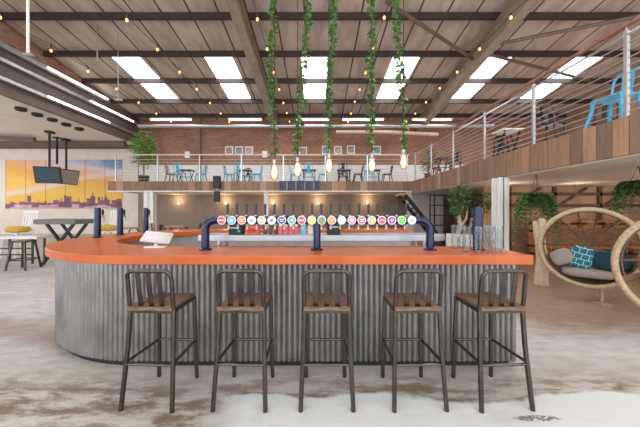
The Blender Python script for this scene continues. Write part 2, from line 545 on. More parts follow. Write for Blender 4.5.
def matched(ro, ri, xr):
    st = .1
    n = max(2, int((xr - BX) / st)); m = 60
    def mk(r):
        pts = [(xr + (BX - xr) * i / n, BY - r) for i in range(n)]
        pts += [(BX + r * math.cos(-PI / 2 - PI * i / m), BY + r * math.sin(-PI / 2 - PI * i / m)) for i in range(m + 1)]
        return pts + [(BX + (xr - BX) * i / n, BY + r) for i in range(1, n + 1)]
    return mk(ro), mk(ri)
b = MB(); o, i_ = matched(1.85, 1.2, 1.87); wall_strip(b, o, i_, .997, TOPZ)
w = b.build('bar_worktop', worktop_mat(), bevel=.006)
tag(w, 'glossy orange worktop running round the U-shaped bar with a rounded left end', 'worktop')
base = thing('bar_counter', 'bar front clad in grey corrugated metal sheet below the orange worktop', 'bar', (0, 0, 0))
b = MB()
RB = 1.655; lam = .051; amp = .0125; sub = 10; BXT = BX; BX = -1.70
L1 = 1.86 - BX; L2 = PI * RB; tot = 2 * L1 + L2
def base_pt(s, off):
    r = RB + off
    if s < L1: return (1.86 - s, BY - r)
    if s < L1 + L2:
        a = -PI / 2 - (s - L1) / RB
        return (BX + r * math.cos(a), BY + r * math.sin(a))
    return (BX + (s - L1 - L2), BY + r)
nn = int(tot / lam * sub)
outer = []; inner = []
for i in range(nn + 1):
    s = tot * i / nn
    outer.append(base_pt(s, amp * (1.2 * abs(math.sin(PI * s / lam)) ** .8 - .6) * 1.5)); inner.append(base_pt(s, amp * (1.2 * abs(math.sin(PI * s / lam)) ** .8 - .6) * 1.5 - .003))
wall_strip(b, outer, inner, .065, .997)
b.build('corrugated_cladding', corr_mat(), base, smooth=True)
b = MB(); o, i_ = matched(1.615, 1.56, 1.8); wall_strip(b, o, i_, 0, .1); b.build('plinth', m_black, base)
BX = BXT; b = MB(); o, i_ = matched(1.27, 1.24, 1.8); wall_strip(b, o, i_, 0, .997); b.build('inner_panel', mat('inner_panel_grey', (150, 146, 142), .5, .2, .1, 5), base)
b = MB()
for y0, y1 in ((BY - 1.64, BY - 1.25), (BY + 1.25, BY + 1.64)): b.box((1.8, y0, 0), (1.85, y1, .997))
b.build('end_panel', mat('end_panel_grey', (128, 126, 124), .5, .3, .1, 5), base)

BX = BXT
# beer tap rail
tr = thing('beer_tap_rail', 'long navy pipe rail of twenty beer taps standing on the bar worktop', 'beer taps', (0, 2.8, TOPZ))
RZ = 1.37 - TOPZ
xl, xr_ = -1.10, 1.115
path = [(xl, 0, 0), (xl, 0, RZ - .1)] + arc((xl + .1, 0, RZ - .1), .1, PI, PI / 2, 6, 'xz')[1:] + arc((xr_ - .1, 0, RZ - .1), .1, PI / 2, 0, 6, 'xz') + [(xr_, 0, 0)]
MB().tube(path, .038, 14).build('pipe_rail', m_navy, tr, smooth=True)
MB().cyl((0, 0, 0), (0, 0, RZ), .036, n=14).build('support_post', m_navy, tr, smooth=True)
for x in (xl, 0, xr_):
    MB().lathe([(.062, 0), (.062, .012), (.042, .022)], (x, 0, 0), 16).build('foot_flange', m_navy, tr, smooth=True)
BAD = [((205, 40, 58), (240, 220, 220)), ((60, 165, 205), (220, 240, 250)), ((225, 110, 60), (250, 220, 190)), ((225, 222, 220), (150, 140, 140)),
       ((225, 170, 150), (245, 235, 230)), ((230, 222, 232), (170, 110, 150)), ((40, 52, 120), (230, 232, 245)), ((90, 165, 165), (225, 240, 235)),
       ((195, 40, 55), (245, 230, 232)), ((190, 210, 50), (240, 245, 120)), ((60, 150, 90), (225, 120, 60)), ((225, 130, 70), (250, 225, 170)),
       ((180, 215, 235), (245, 248, 250)), ((225, 120, 140), (250, 225, 230)), ((210, 80, 90), (250, 240, 240)), ((235, 170, 120), (250, 235, 220)),
       ((205, 60, 85), (235, 170, 190)), ((130, 70, 140), (225, 150, 180)), ((90, 185, 50), (170, 225, 110)), ((228, 222, 214), (190, 170, 150))]
tapbody = None
Mx = Matrix.Rotation(PI / 2, 3, 'X')
for i in range(20):
    x = -.923 + i * .0969
    b = MB()
    b.cyl((0, -.03, RZ), (0, .13, RZ), .016, n=8)
    b.tube([(0, .12, RZ + .01), (0, .15, RZ), (0, .17, RZ - .05), (0, .17, RZ - .1)], .011, 8)
    b.cyl((0, .13, RZ), (0, .13, RZ + .05), .012, n=8)
    t = b.build('tap', m_steel, tr, (x, 0, 0), smooth=True)
    MB().lathe([(.008, .045), (.010, .09), (.0145, .15), (.011, .165), (0, .168)], (0, .19 - .06, RZ), 8).build('tap_handle', mat('dark_handle', (16, 17, 34), .3), t, smooth=True)
    c1, c2 = BAD[i]
    b = MB()
    b.lathe([(.043, 0), (.043, .016), (.040, .02)], (0, -.036, RZ), 20, Mx)
    b.c = 1; b.lathe([(.034, .0), (.034, .0215)], (0, -.036, RZ), 20, Mx)
    b.c = 2
    kx = i % 4
    if kx == 0: b.box((-.024, -.0595, RZ - .007), (.024, -.0575, RZ + .007))
    elif kx == 1: b.lathe([(.017, 0), (.017, .0235)], (0, -.036, RZ), 14, Mx)
    elif kx == 2:
        b.box((-.02, -.0595, RZ + .004), (.02, -.0575, RZ + .014)); b.box((-.016, -.0595, RZ - .014), (.016, -.0575, RZ - .004))
    else: b.obox((0, -.0585, RZ), (.024, .002, .024), Matrix.Rotation(PI / 4, 3, 'Y'))
    b.build('badge', [mat('badge_rim', (205, 205, 208), .3, .6), mat('badge_%d' % i, c1, .35), mat('badge_mark_%d' % i, c2, .35)], t)

# single tap columns
pc = thing('beer_tap_column', 'nearest of the navy tap columns on the rounded left end of bar', 'tap column', (-3.13, 4.05, TOPZ), 0, 'navy tap columns on the worktop')
MB().lathe([(.06, 0), (.06, .012), (.043, .02), (.043, .41), (.04, .425), (0, .43)], (0, 0, 0), 18).build('column_tube', m_navy, pc, smooth=True)
b = MB(); b.cyl((0, .03, .3), (0, .1, .3), .014, n=8); b.tube([(0, .1, .31), (0, .12, .29), (0, .125, .22)], .01, 8); b.build('spout', m_steel, pc, smooth=True)
MB().lathe([(.009, .31), (.016, .36), (.012, .4), (0, .403)], (0, .1, 0), 8).build('tap_handle', m_black, pc, smooth=True)
for (x, y, l) in ((-3.12, 4.5, 'second navy tap column along rounded left bar end, behind nearest one'), (-3.0, 4.98, 'farthest left navy tap column, on worktop behind white tablet'), (1.585, 2.8, 'navy tap column at right end of bar beside glasses')):
    dup(pc, (x, y, TOPZ), 0, l)

# glasses at the right end
gl = thing('pint_glass', 'x', 'glass', (0, 0, 0)); gl.scale = (.86, .86, .84)
MB().lathe([(0, .004), (.03, .004), (.041, .14), (.043, .142), (.031, 0), (0, 0)], (0, 0, 0), 16).build('glass_body', m_glass, gl, smooth=True)
spots = [(1.40, 2.66), (1.40, 2.88), (1.50, 2.93), (1.49, 2.62), (1.70, 2.66), (1.71, 2.86), (1.62, 2.95), (1.60, 2.64)]
names = ['front glass left of the navy column at bar end', 'back left glass at the bar end, left of navy column', 'rear glass just behind the navy column', 'front glass beside the navy column, second from left',
         'rightmost front glass at the bar end', 'rightmost rear glass at bar end', 'glass in the back row right of the navy column', 'front glass just right of navy column']
for q, (x, y) in enumerate(spots):
    for lv in range(2):
        L = ('upper' if lv else 'lower') + ' pint glass, ' + names[q]
        if q == 0 and lv == 0:
            gl.location = (x, y, TOPZ); gl['label'] = L; gl['group'] = 'pint glasses at the bar end'; continue
        dup(gl, (x, y, TOPZ + lv * .1205), 0, L, 'pint glasses at the bar end')

# tablet till
tb = thing('tablet_till', 'white tablet till on a small stand on the bar left of taps', 'till', (-1.70, 3.0, TOPZ), .2)
MB().box((-.1, -.06, 0), (.1, .06, .012)).build('base_plate', m_white, tb, bevel=.004)
MB().cyl((0, 0, .01), (0, .02, .09), .018, n=10).build('neck', m_white, tb, smooth=True)
Mt = Matrix.Rotation(math.radians(26), 3, 'X') @ Matrix.Rotation(math.radians(8), 3, 'Y')
MB().obox((0, .04, .1), (.28, .2, .022), Mt).build('tablet_case', mat('glossy_white_plastic', (196, 186, 182), .3, 0, .02), tb, bevel=.008)
MB().obox(Vector((0, .04, .1)) + Mt @ Vector((0, 0, .012)), (.24, .16, .003), Mt).build('screen', mat('tablet_screen', (170, 156, 152), .2, 0, .05), tb)

# stainless bench behind the taps
sb = thing('steel_bench', 'stainless steel bench with rounded right end behind the beer taps', 'bench', (0, 0, 0))
b = MB(); b.prism([(-1.32, 3.14), (1.30, 3.14)] + [(1.30 + .18 * math.sin(a), 3.32 - .18 * math.cos(a)) for a in [PI * q / 10 for q in range(1, 10)]] + [(1.30, 3.5), (-1.32, 3.5)], 1.125, 1.19)
b.build('bench_top', mat('pale_steel', (176, 184, 190), .35, .5, .05, 12), sb, bevel=.006)
for x in (-1.1, 0, 1.2):
    for y in (3.18, 3.46): MB().cyl((x, y, 0), (x, y, 1.125), .02, n=8).build('leg', m_steel, sb, smooth=True)
MB().box((-1.18, 3.2, .45), (1.26, 3.46, .47)).build('under_shelf', m_steel, sb)
BZ = 1.19
def bx_thing(name, label, cat, x, y, w, d, h, m, parts=()):
    t = thing(name, label, cat, (x, y, BZ))
    MB().box((-w / 2, -d / 2, 0), (w / 2, d / 2, h)).build('body', m, t, bevel=.006)
    for pn, lo, hi, pm in parts: MB().box(lo, hi).build(pn, pm, t)
    return t
bx_thing('till_printer', 'black squat receipt printer on steel bench under the third tap', 'printer', -.93, 3.3, .15, .16, .12, m_black, [('paper_slot', (-.05, -.085, .07), (.05, -.078, .085), m_galv), ('status_panel', (.03, -.084, .03), (.06, -.078, .05), m_teal)])
bx_thing('till_printer', 'black machine on steel bench just right of the centre post', 'printer', .19, 3.3, .15, .16, .13, m_black, [('paper_slot', (-.05, -.085, .08), (.05, -.078, .095), m_galv)])
bx_thing('snack_box', 'orange and red snack box on steel bench beside printer', 'box', -.74, 3.3, .14, .12, .09, mat('orange_card', (214, 96, 58), .6), [('front_panel', (-.05, -.063, .02), (.05, -.0595, .07), mat('red_card', (180, 44, 46), .6))])
def jar(name, label, cat, x, y, r, h, mb, mc, group=None):
    t = thing(name, label, cat, (x, y, BZ), 0, group)
    MB().lathe([(r * .9, 0), (r, .008), (r, h * .72), (r * .55, h * .82)], (0, 0, 0), 12).build('body', mb, t, smooth=True)
    MB().lathe([(r * .62, h * .82), (r * .62, h), (0, h)], (0, 0, 0), 12).build('cap', mc, t, smooth=True)
m_brown = mat('brown_glass', (96, 62, 40), .2); m_cream = mat('cream_label', (226, 208, 186), .5); m_pink = mat('pink_label', (214, 110, 118), .5)
for q, x in enumerate((-.60, -.54, -.48)):
    jar('bottle', 'stubby brown bottle on steel bench, %s of three between the boxes' % ('left', 'middle', 'right')[q], 'bottle', x, 3.3, .024, .135, m_brown, m_cream, 'brown bottles behind the taps')
for q, x in enumerate((-.42, -.36, -.30, -.24)):
    jar('drink_can', 'pink and white can on steel bench, %s of four behind the taps' % ('leftmost', 'second from left', 'third from left', 'rightmost')[q], 'can', x, 3.28, .027, .115, m_pink, m_white, 'cans behind the taps')
jar('jar', 'pale blue jar on the steel bench left of the centre post', 'jar', -.16, 3.3, .036, .12, mat('pale_blue_label', (120, 190, 215), .4), m_white)
jar('jar', 'cream jar on steel bench nearest the centre post', 'jar', -.075, 3.3, .036, .12, m_cream, mat('olive_lid', (140, 140, 110), .5))

# ------------------------------------------------------------------ bar stools
def make_stool(label):
    t = thing('bar_stool', label, 'bar stool', (0, 0, 0), 0, 'bar stools along the bar front')
    r = .0175
    rear = {}
    for s in (-1, 1):
        MB().tube([(s * .193, -.215, 0), (s * .175, -.165, .45), (s * .168, -.148, .72)], r, 8).build('leg', m_gun, t, smooth=True)
        MB().tube([(s * .170, .215, 0), (s * .162, .2, .45), (s * .158, .19, .715)], r, 8).build('leg', m_gun, t, smooth=True)
        MB().cyl((s * .180, -.178, .335), (s * .165, .205, .335), .0115, n=8).build('side_rung', m_gun, t, smooth=True)
    MB().cyl((-.180, -.178, .32), (.180, -.178, .32), .011, n=8).build('rear_rung', m_gun, t, smooth=True)
    MB().cyl((-.164, .204, .335), (.164, .204, .335), .0115, n=8).build('footrest', m_gun, t, smooth=True)
    # seat frame
    b = MB()
    c = [(-.165, -.15, .712), (.165, -.15, .712), (.158, .19, .712), (-.158, .19, .712)]
    for q in range(4): b.bar(c[q], c[(q + 1) % 4], .022, .03)
    b.build('seat_frame', m_gun, t)
    # seat: slightly dished wooden boards
    b = MB()
    for q in range(5):
        x0 = -.172 + q * .069; x1 = x0 + .0665
        d = [0, -.004, -.006, -.004, 0][q]
        b.box((x0, -.172, .727 + d * .3), (x1, .2, .752 + d))
    b.build('seat', m_stw, t, bevel=.004)
    MB().box((-.172, -.185, .722), (.172, -.173, .75)).build('seat_edge', wood_mat('pale_seat_edge', (86, 64, 50), (134, 104, 82), (3, 20, 20)), t, bevel=.003)
    # back frame
    def yb(z): return -.15 - (z - .72) * .16
    pts = [(-.168, -.148, .70), (-.168, yb(.8), .8), (-.168, yb(.9), .95)]
    for q in range(1, 6):
        a = PI - (PI / 2) * q / 5
        pts.append((-.118 + .05 * math.cos(a), yb(.95 + .05 * math.sin(a)), .97 + .05 * math.sin(a)))
    pts = pts + [(-x, y, z) for x, y, z in reversed(pts)]
    MB().tube(pts, .0155, 10).build('back_frame', m_gun, t, smooth=True)
    for x in (-.082, 0, .082):
        b = MB(); b.bar((x, -.152, .745), (x * .98, yb(.9) - .004, .9), .036, .006, (0, 1, 0)); b.bar((x * .98, yb(.9) - .004, .9), (x * .98, yb(1.01), 1.012), .036, .006, (0, 1, 0))
        b.build('back_slat', m_gun, t)
    return t
SL = ['leftmost dark metal bar stool with wooden seat, before rounded bar end', 'second metal bar stool from the left, below the left end of tap rail', 'middle metal bar stool of five, straight below the centre tap post',
      'fourth metal bar stool from the left, below right end of tap rail', 'rightmost metal bar stool, at the right end of corrugated bar']
st0 = None
for q, (x, rz) in enumerate(((-1.235, -.05), (-.565, -.02), (.073, 0), (.752, .02), (1.378, .05))):
    if st0 is None:
        st0 = make_stool(SL[0]); st0.location = (x, 2.288, 0); st0.rotation_euler = (0, 0, rz)
    else: dup(st0, (x, 2.288, 0), rz, SL[q])

# ------------------------------------------------------------------ plants
m_ivy = leaf_mat('ivy_leaf', (58, 106, 46), (106, 158, 74))
m_fern = leaf_mat('fern_leaf', (58, 92, 46), (112, 148, 78))
m_lime = leaf_mat('bright_leaf', (84, 124, 50), (142, 176, 82))
m_stem = mat('brown_stem', (92, 82, 52), .7)
def pend(px, py0, py1, d, glabel, plabel, pxt):
    p = P(px, py1, d); top = roofz(d) - .02
    x, y, z0 = p.x, d, P(px, py1, d).z
    z1 = P(px, py0, d).z
    h = z1 - z0
    t = thing('pendant_lamp', plabel, 'pendant lamp', (x, y, z0), 0, 'glass pendants over the bar')
    MB().lathe([(.03, 0), (.05, .02), (.058, h * .45), (.05, h * .8), (.028, h * .95), (.028, h)], (0, 0, 0), 16).build('glass_shade', gmat('pendant_glass', (255, 244, 228), .5), t, smooth=True)
    MB().lathe([(0, 0.02), (.03, .035), (.044, h * .4), (.036, h * .62), (.02, h * .8), (0, h * .82)], (0, 0, 0), 12).build('bulb', m_lamp, t, smooth=True)
    MB().lathe([(.032, h * .92), (.032, h + .03), (.01, h + .05)], (0, 0, 0), 12).build('cap', m_galv, t, smooth=True)
    MB().cyl((0, 0, h + .04), (0, 0, top - z0), .006, n=6).build('cord', m_black, t)
    # garland wound on the cord
    g = thing('ivy_garland', glabel, 'garland', (x, y, z0 + h + .1), 0, 'ivy garlands over the bar')
    L = top - (z0 + h + .1)
    dx = (pxt - px) / F * d
    st = []; b = MB()
    n = 90
    ph = R.uniform(0, 6)
    def cen(u):
        zz = u * L
        return Vector((dx * min(1, zz / 2.3) * (1 if zz < 2.3 else 1) + .022 * math.sin(zz * 2.1 + ph) + .012 * math.cos(zz * 16), .022 * math.sin(zz * 16 + ph), zz))
    for i in range(n + 1): st.append(cen(i / n))
    MB().tube(st, .008, 5).build('stem', m_stem, g)
    N = int(L * 120)
    for i in range(N):
        u = i / N
        c = cen(u)
        dens = .5 + .5 * math.sin(u * L * 5.3 + ph * 2) * math.sin(u * L * 1.7 + ph)
        if R.random() > .45 + .55 * dens: continue
        a = R.uniform(0, 2 * PI)
        dv = Vector((math.cos(a), math.sin(a), R.uniform(-.9, .2)))
        s = R.uniform(.055, .1)
        b.leaf(c + dv * .012, dv, (R.uniform(-.5, .5), R.uniform(-.5, .5), 1), s, s * .85)
    b.build('leaves', m_ivy, g, fixn=False)
ORD = ['leftmost', 'second from left', 'middle', 'fourth from left', 'rightmost']
for q, (px, y0, y1, pt) in enumerate(((274.5, 162, 180, 272), (297.5, 160, 177, 307), (329, 156, 173, 333), (372, 156, 172, 370), (403.5, 152, 169, 397))):
    pend(px, y0, y1, 4.3, '%s of the five green ivy garlands hanging over the bar' % ORD[q], '%s of the five glowing glass pendants hanging over the bar' % ORD[q], pt)

def bush(name, label, loc, rad, n, m, L, pot=None, droop=False, group=None, cat='plant'):
    t = thing(name, label, cat, loc, 0, group)
    b = MB()
    for i in range(n):
        th = R.uniform(0, 2 * PI); ct = R.uniform(-1, 1); rr = R.random() ** .45
        sx = math.sqrt(1 - ct * ct)
        p = Vector((rad[0] * rr * sx * math.cos(th), rad[1] * rr * sx * math.sin(th), rad[3] + rad[2] * rr * ct))
        dv = Vector((math.cos(th), math.sin(th), R.uniform(-1.2, .4) if droop else R.uniform(-.5, 1)))
        s = L * R.uniform(.7, 1.3)
        b.leaf(p, dv, (R.uniform(-.6, .6), R.uniform(-.6, .6), 1), s, s * .42)
    b.build('foliage', m, t, fixn=False)
    b = MB()
    for i in range(5):
        a = i * 1.26
        b.tube([(0, 0, 0.1), (.04 * math.cos(a), .04 * math.sin(a), rad[3] * .5), (rad[0] * .4 * math.cos(a), rad[1] * .4 * math.sin(a), rad[3])], .012, 5)
    b.build('stem', m_stem, t)
    return t
# tall plant on left end of back mezzanine
t = bush('potted_plant', 'tall bright green bushy plant at the left end of back mezzanine', (-8.75, 14.35, DZ), (.62, .4, .95, 1.7), 900, m_lime, .2)
MB().lathe([(.2, 0), (.26, .4), (.24, .41), (.2, .38)], (0, 0, 0), 14).build('pot', m_dark, t, smooth=True)
t = bush('potted_plant', 'slim leafy plant by the corner railing of the right mezzanine', (5.05, 12.9, DZ), (.3, .3, .75, .85), 380, m_fern, .13)
MB().lathe([(.13, 0), (.17, .3), (.15, .31), (.12, .28)], (0, 0, 0), 14).build('pot', m_dark, t, smooth=True)
def fern(label, loc, L, n, dropz):
    t = thing('hanging_fern', label, 'hanging plant', loc, 0, 'ferns hanging under the right mezzanine')
    MB().lathe([(.08, -.06), (.14, .06), (.15, .1), (.13, .1), (.07, -.04)], (0, 0, 0), 14).build('basket', m_dkwood, t, smooth=True)
    b = MB()
    for a in range(3): b.cyl((.13 * math.cos(a * 2.1), .13 * math.sin(a * 2.1), .09), (0, 0, dropz), .005, n=5)
    b.build('hanger', m_dark, t)
    b = MB()
    for i in range(n):
        a = 2 * PI * i / n + R.uniform(-.2, .2)
        l = L * R.uniform(.7, 1.15); dr = R.uniform(.9, 2.5)
        prev = None
        for s in range(15):
            u = s / 14
            p = Vector((math.cos(a) * l * (1 - (1 - u) ** 1.6) * .75, math.sin(a) * l * (1 - (1 - u) ** 1.6) * .75, .1 + l * (.5 * math.sin(u * 2.0) - dr * u * u)))
            if prev is not None:
                d = p - prev
                sd = d.cross(Vector((0, 0, 1))).normalized()
                ll = .15 * (1 - .55 * u)
                for sg in (-1, 1): b.leaf(p, sd * sg + d.normalized() * .5, (0, 0, 1), ll, .062)
            prev = p
    b.build('fronds', m_fern, t, fixn=False)
fern('big drooping green fern hanging under the right mezzanine left of nest chairs', (4.74, 6.15, 1.62), .5, 64, .63)
fern('drooping fern hanging under the mezzanine at the far right edge', (5.66, 5.0, 1.8), .44, 44, .45)
# planter with driftwood
t = bush('planter', 'white planter box with driftwood and leafy green plant behind bar end', (4.25, 8.5, 0), (.26, .26, .52, 1.75), 320, m_fern, .16, cat='planter')
MB().box((-.28, -.25, 0), (.28, .25, .75)).build('box', m_white, t, bevel=.01)
b = MB(); b.tube([(-.12, -.1, .6), (.0, -.08, 1.0), (-.02, -.05, 1.25), (.12, 0, 1.6)], [.07, .06, .05, .03], 8); b.tube([(0, -.08, 1.0), (.16, -.1, 1.2), (.2, -.1, 1.45)], [.05, .04, .02], 8)
b.build('driftwood', wood_mat('driftwood_grey', (170, 146, 122), (204, 184, 162), (4, 4, 4)), t, smooth=True)
bush('trailing_plant', 'green leafy plant trailing under the mezzanine behind the white column', (5.2, 8.6, 1.35), (.3, .2, .38, .35), 160, m_fern, .16)

# ------------------------------------------------------------------ railings
m_hand = wood_mat('handrail_wood', (128, 84, 66), (160, 112, 90), (1, 1, 1))
rl = thing('mezzanine_railing', 'steel post and wire railing along the right mezzanine edge', 'railing', (4.6, 0, 2.83))
for y in (2.4, 4.22, 6.03, 7.8, 9.6, 11.45, 13.3):
    MB().box((-.026, y - .026, 0), (.026, y + .026, 1.3)).build('post', m_galv, rl, bevel=.004)
MB().bar((0, .5, 1.385), (0, 13.4, 1.385), .07, .04).build('handrail', m_hand, rl)
MB().cyl((0, .5, 1.24), (0, 13.4, 1.24), .02, n=8).build('top_rail', m_steel, rl)
for q in range(10): MB().cyl((0, .5, .1 + q * .113), (0, 13.4, .1 + q * .113), .009, n=6).build('wire', m_steel, rl)
b = MB()
for y in (2.4, 4.22, 6.03, 7.8, 9.6, 11.45, 13.3): b.cyl((0, y, 1.29), (0, y, 1.37), .012, n=6)
b.build('rail_brackets', m_steel, rl)
rl = thing('mezzanine_railing', 'thin horizontal wire railing along the back mezzanine edge', 'railing', (0, 13.55, 2.83))
for x in (-9.6, -7.6, -5.6, -3.6, -1.6, .4, 2.4, 4.3): MB().box((-.025 + x, -.025, 0), (.025 + x, .025, 1.24)).build('post', m_steel, rl)
MB().bar((-9.7, 0, 1.27), (4.4, 0, 1.27), .07, .05).build('handrail', mat('rail_light', (200, 184, 168), .45, .3), rl)
for q in range(7): MB().cyl((-9.7, 0, .12 + q * .155), (4.4, 0, .12 + q * .155), .009, n=6).build('wire', m_steel, rl)

# ------------------------------------------------------------------ chairs and tables
def make_chair(m, label, loc, rz, group, cat='chair', name='metal_chair'):
    t = thing(name, label, cat, loc, rz, group)
    b = MB(); b.prism([(-.17, .19), (-.2, .15), (-.2, -.15), (-.17, -.19), (.17, -.19), (.2, -.15), (.2, .15), (.17, .19)], .445, .47)
    b.build('seat', m, t, bevel=.006)
    for sx in (-1, 1):
        for sy in (-1, 1):
            MB().tube([(sx * .24, sy * .24, 0), (sx * .18, sy * .17, .3), (sx * .165, sy * .16, .45)], [.02, .026, .03], 6).build('leg', m, t)
    MB().tube([(-.175, -.17, .46), (-.17, -.235, .78), (-.11, -.245, .86), (.11, -.245, .86), (.17, -.235, .78), (.175, -.17, .46)], .016, 8).build('back_frame', m, t, smooth=True)
    b = MB(); b.bar((0, -.185, .46), (0, -.245, .85), .14, .01, (0, 1, 0))
    b.build('back_panel', m, t)
    return t
def make_table(label, loc, rz, group=None, w=.7, d=.7, h=.74, mt=None, name='table'):
    t = thing(name, label, 'table', loc, rz, group)
    MB().box((-w / 2, -d / 2, h - .035), (w / 2, d / 2, h)).build('tabletop', mt or m_dkwood, t, bevel=.004)
    for sx in (-1, 1):
        b = MB(); b.bar((sx * (w / 2 - .06), -d / 2 + .05, 0), (sx * (w / 2 - .06), d / 2 - .05, h - .035), .035, .035); 
        b.build('leg', m_black, t)
        b = MB(); b.bar((sx * (w / 2 - .06), d / 2 - .05, 0), (sx * (w / 2 - .06), -d / 2 + .05, h - .035), .035, .035)
        b.build('leg', m_black, t)
    MB().bar((-w / 2 + .06, 0, h * .5), (w / 2 - .06, 0, h * .5), .03, .03).build('stretcher', m_black, t)
    return t
# back mezzanine groups
gb = 'chairs on the back mezzanine'
def mx(px, d): return (px - CX) / F * d
grp = [(186, [(-.75, .0, m_red, 'dark red', 'left of'), (.0, -.66, m_teal, 'teal', 'in front of'), (.78, .0, m_teal, 'teal', 'right of')], 'leftmost table'),
       (244, [(-.78, .05, m_teal, 'teal', 'left of'), (-.05, -.68, m_teal, 'teal', 'in front of'), (.68, .0, m_blue, 'blue', 'right of'), (0., .62, m_black, 'black', 'behind')], 'second table from left'),
       (309, [(-.74, .0, m_blue, 'blue', 'left of'), (.0, -.68, m_blue, 'bright blue', 'in front of'), (.72, .0, m_teal, 'teal', 'right of')], 'middle table'),
       (344, [(.0, .68, m_red, 'dark red', 'behind'), (-.1, -.68, m_black, 'black', 'in front of'), (.72, .0, m_black, 'black', 'right of')], 'fourth table from left'),
       (373, [(-.3, -.62, m_teal, 'teal', 'in front of'), (.72, .0, m_black, 'black', 'right of')], 'rightmost table')]
for px, chs, tn in grp:
    y = 14.75; x = mx(px, y)
    make_table('%s on the back mezzanine, small and dark with crossed legs' % tn, (x, y, DZ), .0, 'tables on the back mezzanine')
    for dx, dy, m, cn, rel in chs:
        make_chair(m, '%s metal chair %s the %s on back mezzanine' % (cn, rel, tn), (x + dx, y + dy, DZ), math.atan2(dx, -dy), gb).scale = (1.1, 1.1, 1.12)
# right mezzanine
gr = 'chairs on the right mezzanine'
make_chair(m_blue, 'bright blue metal chair behind the railing nearest on right mezzanine', (5.02, 4.78, DZ), 1.75, gr).scale = (1.18, 1.18, 1.18)
make_chair(m_gun, 'grey steel chair behind railing next to a black chair, right mezzanine', (4.98, 6.05, DZ), -1.2, gr)
make_chair(m_black, 'black chair on right mezzanine between grey chair and blue chair', (5.75, 5.75, DZ), 2.0, gr)
make_table('small white pedestal table by the railing halfway along right mezzanine', (5.0, 7.45, DZ), 0, 'tables on the right mezzanine', .5, .5, .74, m_white)
make_chair(m_black, 'black chair behind white table, halfway along right mezzanine', (5.35, 8.25, DZ), 2.6, gr)
make_chair(m_red, 'dark red chair near corner plant on right mezzanine', (5.05, 12.2, DZ), -1.0, gr)
make_chair(m_black, 'black chair next to dark red chair at far end of right mezzanine', (5.08, 10.6, DZ), 2.0, gr)
make_table('dark table between red and black chairs, far end of right mezzanine', (5.12, 11.4, DZ), 0, 'tables on the right mezzanine', .6, .6)

# ------------------------------------------------------------------ back wall details
for q, px in enumerate((179, 226, 273, 318, 367)):
    p = P(px, 203, 16.42)
    t = thing('wall_light', '%s of the five warm wall lights under the back mezzanine' % ORD[q], 'wall light', (p.x, 16.5, p.z), 0, 'wall lights under the back mezzanine')
    MB().box((-.06, -.03, -.1), (.06, 0, .1)).build('back_plate', m_dark, t)
    MB().ell((0, -.1, 0), (.06, .06, .09), 12, 8).build('bulb', emat('wall_bulb_glow', (255, 214, 150), 5), t, smooth=True)
    MB().cyl((0, -.03, -.1), (0, -.1, -.1), .015, n=8).build('arm', m_dark, t)
    li = bpy.data.lights.new('wall_lamp_light', 'POINT'); li.energy = 14; li.color = (1, .72, .4); li.shadow_soft_size = .08
    lo = bpy.data.objects.new('wall_lamp_light', li); COL.objects.link(lo); lo.location = (p.x, 16.2, p.z + .12)
for q, (px, py) in enumerate(((188, 155), (265, 154.5))):
    p = P(px, py, 16.4)
    t = thing('wall_light', 'white box wall light on the upstairs brick wall, %s one' % ('left', 'right')[q], 'wall light', (p.x, 16.5, p.z), 0, 'white wall lights upstairs')
    MB().box((-.14, -.22, -.18), (.14, -.03, .18)).build('shade', mat('white_shade', (235, 235, 238), .5), t, bevel=.01)
    MB().box((-.05, -.03, -.06), (.05, 0, .06)).build('bracket', m_galv, t)
FR = [(229, 150.5), (239, 150.5), (249, 150.5), (303, 151), (326, 150), (338, 150), (351, 149.5), (377, 150)]
fl = ['leftmost in the trio left of centre', 'middle one in the trio left of centre', 'right one in the trio left of centre', 'between second and third pendant lamps', 'left of the row right of centre', 'second of the row right of centre', 'third of the row right of centre', 'rightmost of the row']
for q, (px, py) in enumerate(FR):
    p = P(px, py, 16.46)
    t = thing('picture_frame', 'small pale framed print on upstairs brick wall, %s' % fl[q], 'picture', (p.x, 16.5, p.z), 0, 'framed prints on the brick wall')
    MB().box((-.23, -.03, -.24), (.23, 0, .24)).build('frame', m_white, t)
    MB().box((-.17, -.035, -.18), (.17, -.028, .18)).build('print', mat('print_%d' % (q % 3), ((150, 130, 118), (120, 140, 150), (176, 160, 146))[q % 3], .5, 0, .3, 6), t)
MB().box((mx(200, 16.4) - .05, 16.33, 2.81), (mx(200, 16.4) + .05, 16.44, 6.6)).build('trim_90', mat('drainpipe_grey', (112, 104, 100), .5, .2), kind=S)
# horizontal duct and tube lights along the back
du = MB().tube([(-9.6, 15.3, 6.0), (9.5, 15.3, 6.0)], .11, 14).build('ventilation_duct', m_steel, smooth=True)
tag(du, 'long silver duct running across under the roof at the back', 'duct')
for q, (a, c) in enumerate(((150, 192), (228, 262), (296, 330), (342, 384), (412, 452))):
    xa, xc = mx(a, 15), mx(c, 15)
    t = thing('tube_light', '%s of the long white tube lights in the row above the back duct' % ORD[q], 'tube light', (0, 15.0, 6.26), 0, 'tube lights above the duct')
    MB().box((xa, -.06, 0), (xc, .06, .06)).build('housing', m_white, t)
    MB().cyl((xa + .05, 0, -.035), (xc - .05, 0, -.035), .03, n=8).build('tube', m_tube, t)
    b = MB()
    for x in (xa + .3, xc - .3): b.cyl((x, 0, .05), (x, 0, roofz(15) - 6.27), .008, n=5)
    b.build('hanger', m_dark, t)
pi_ = MB().tube([P(336, 132, 14.6), P(385, 132, 14.6), P(438, 134.5, 14.6)], .09, 10).build('roof_pole', wood_mat('pale_pole', (190, 160, 140), (212, 186, 166)), smooth=True)
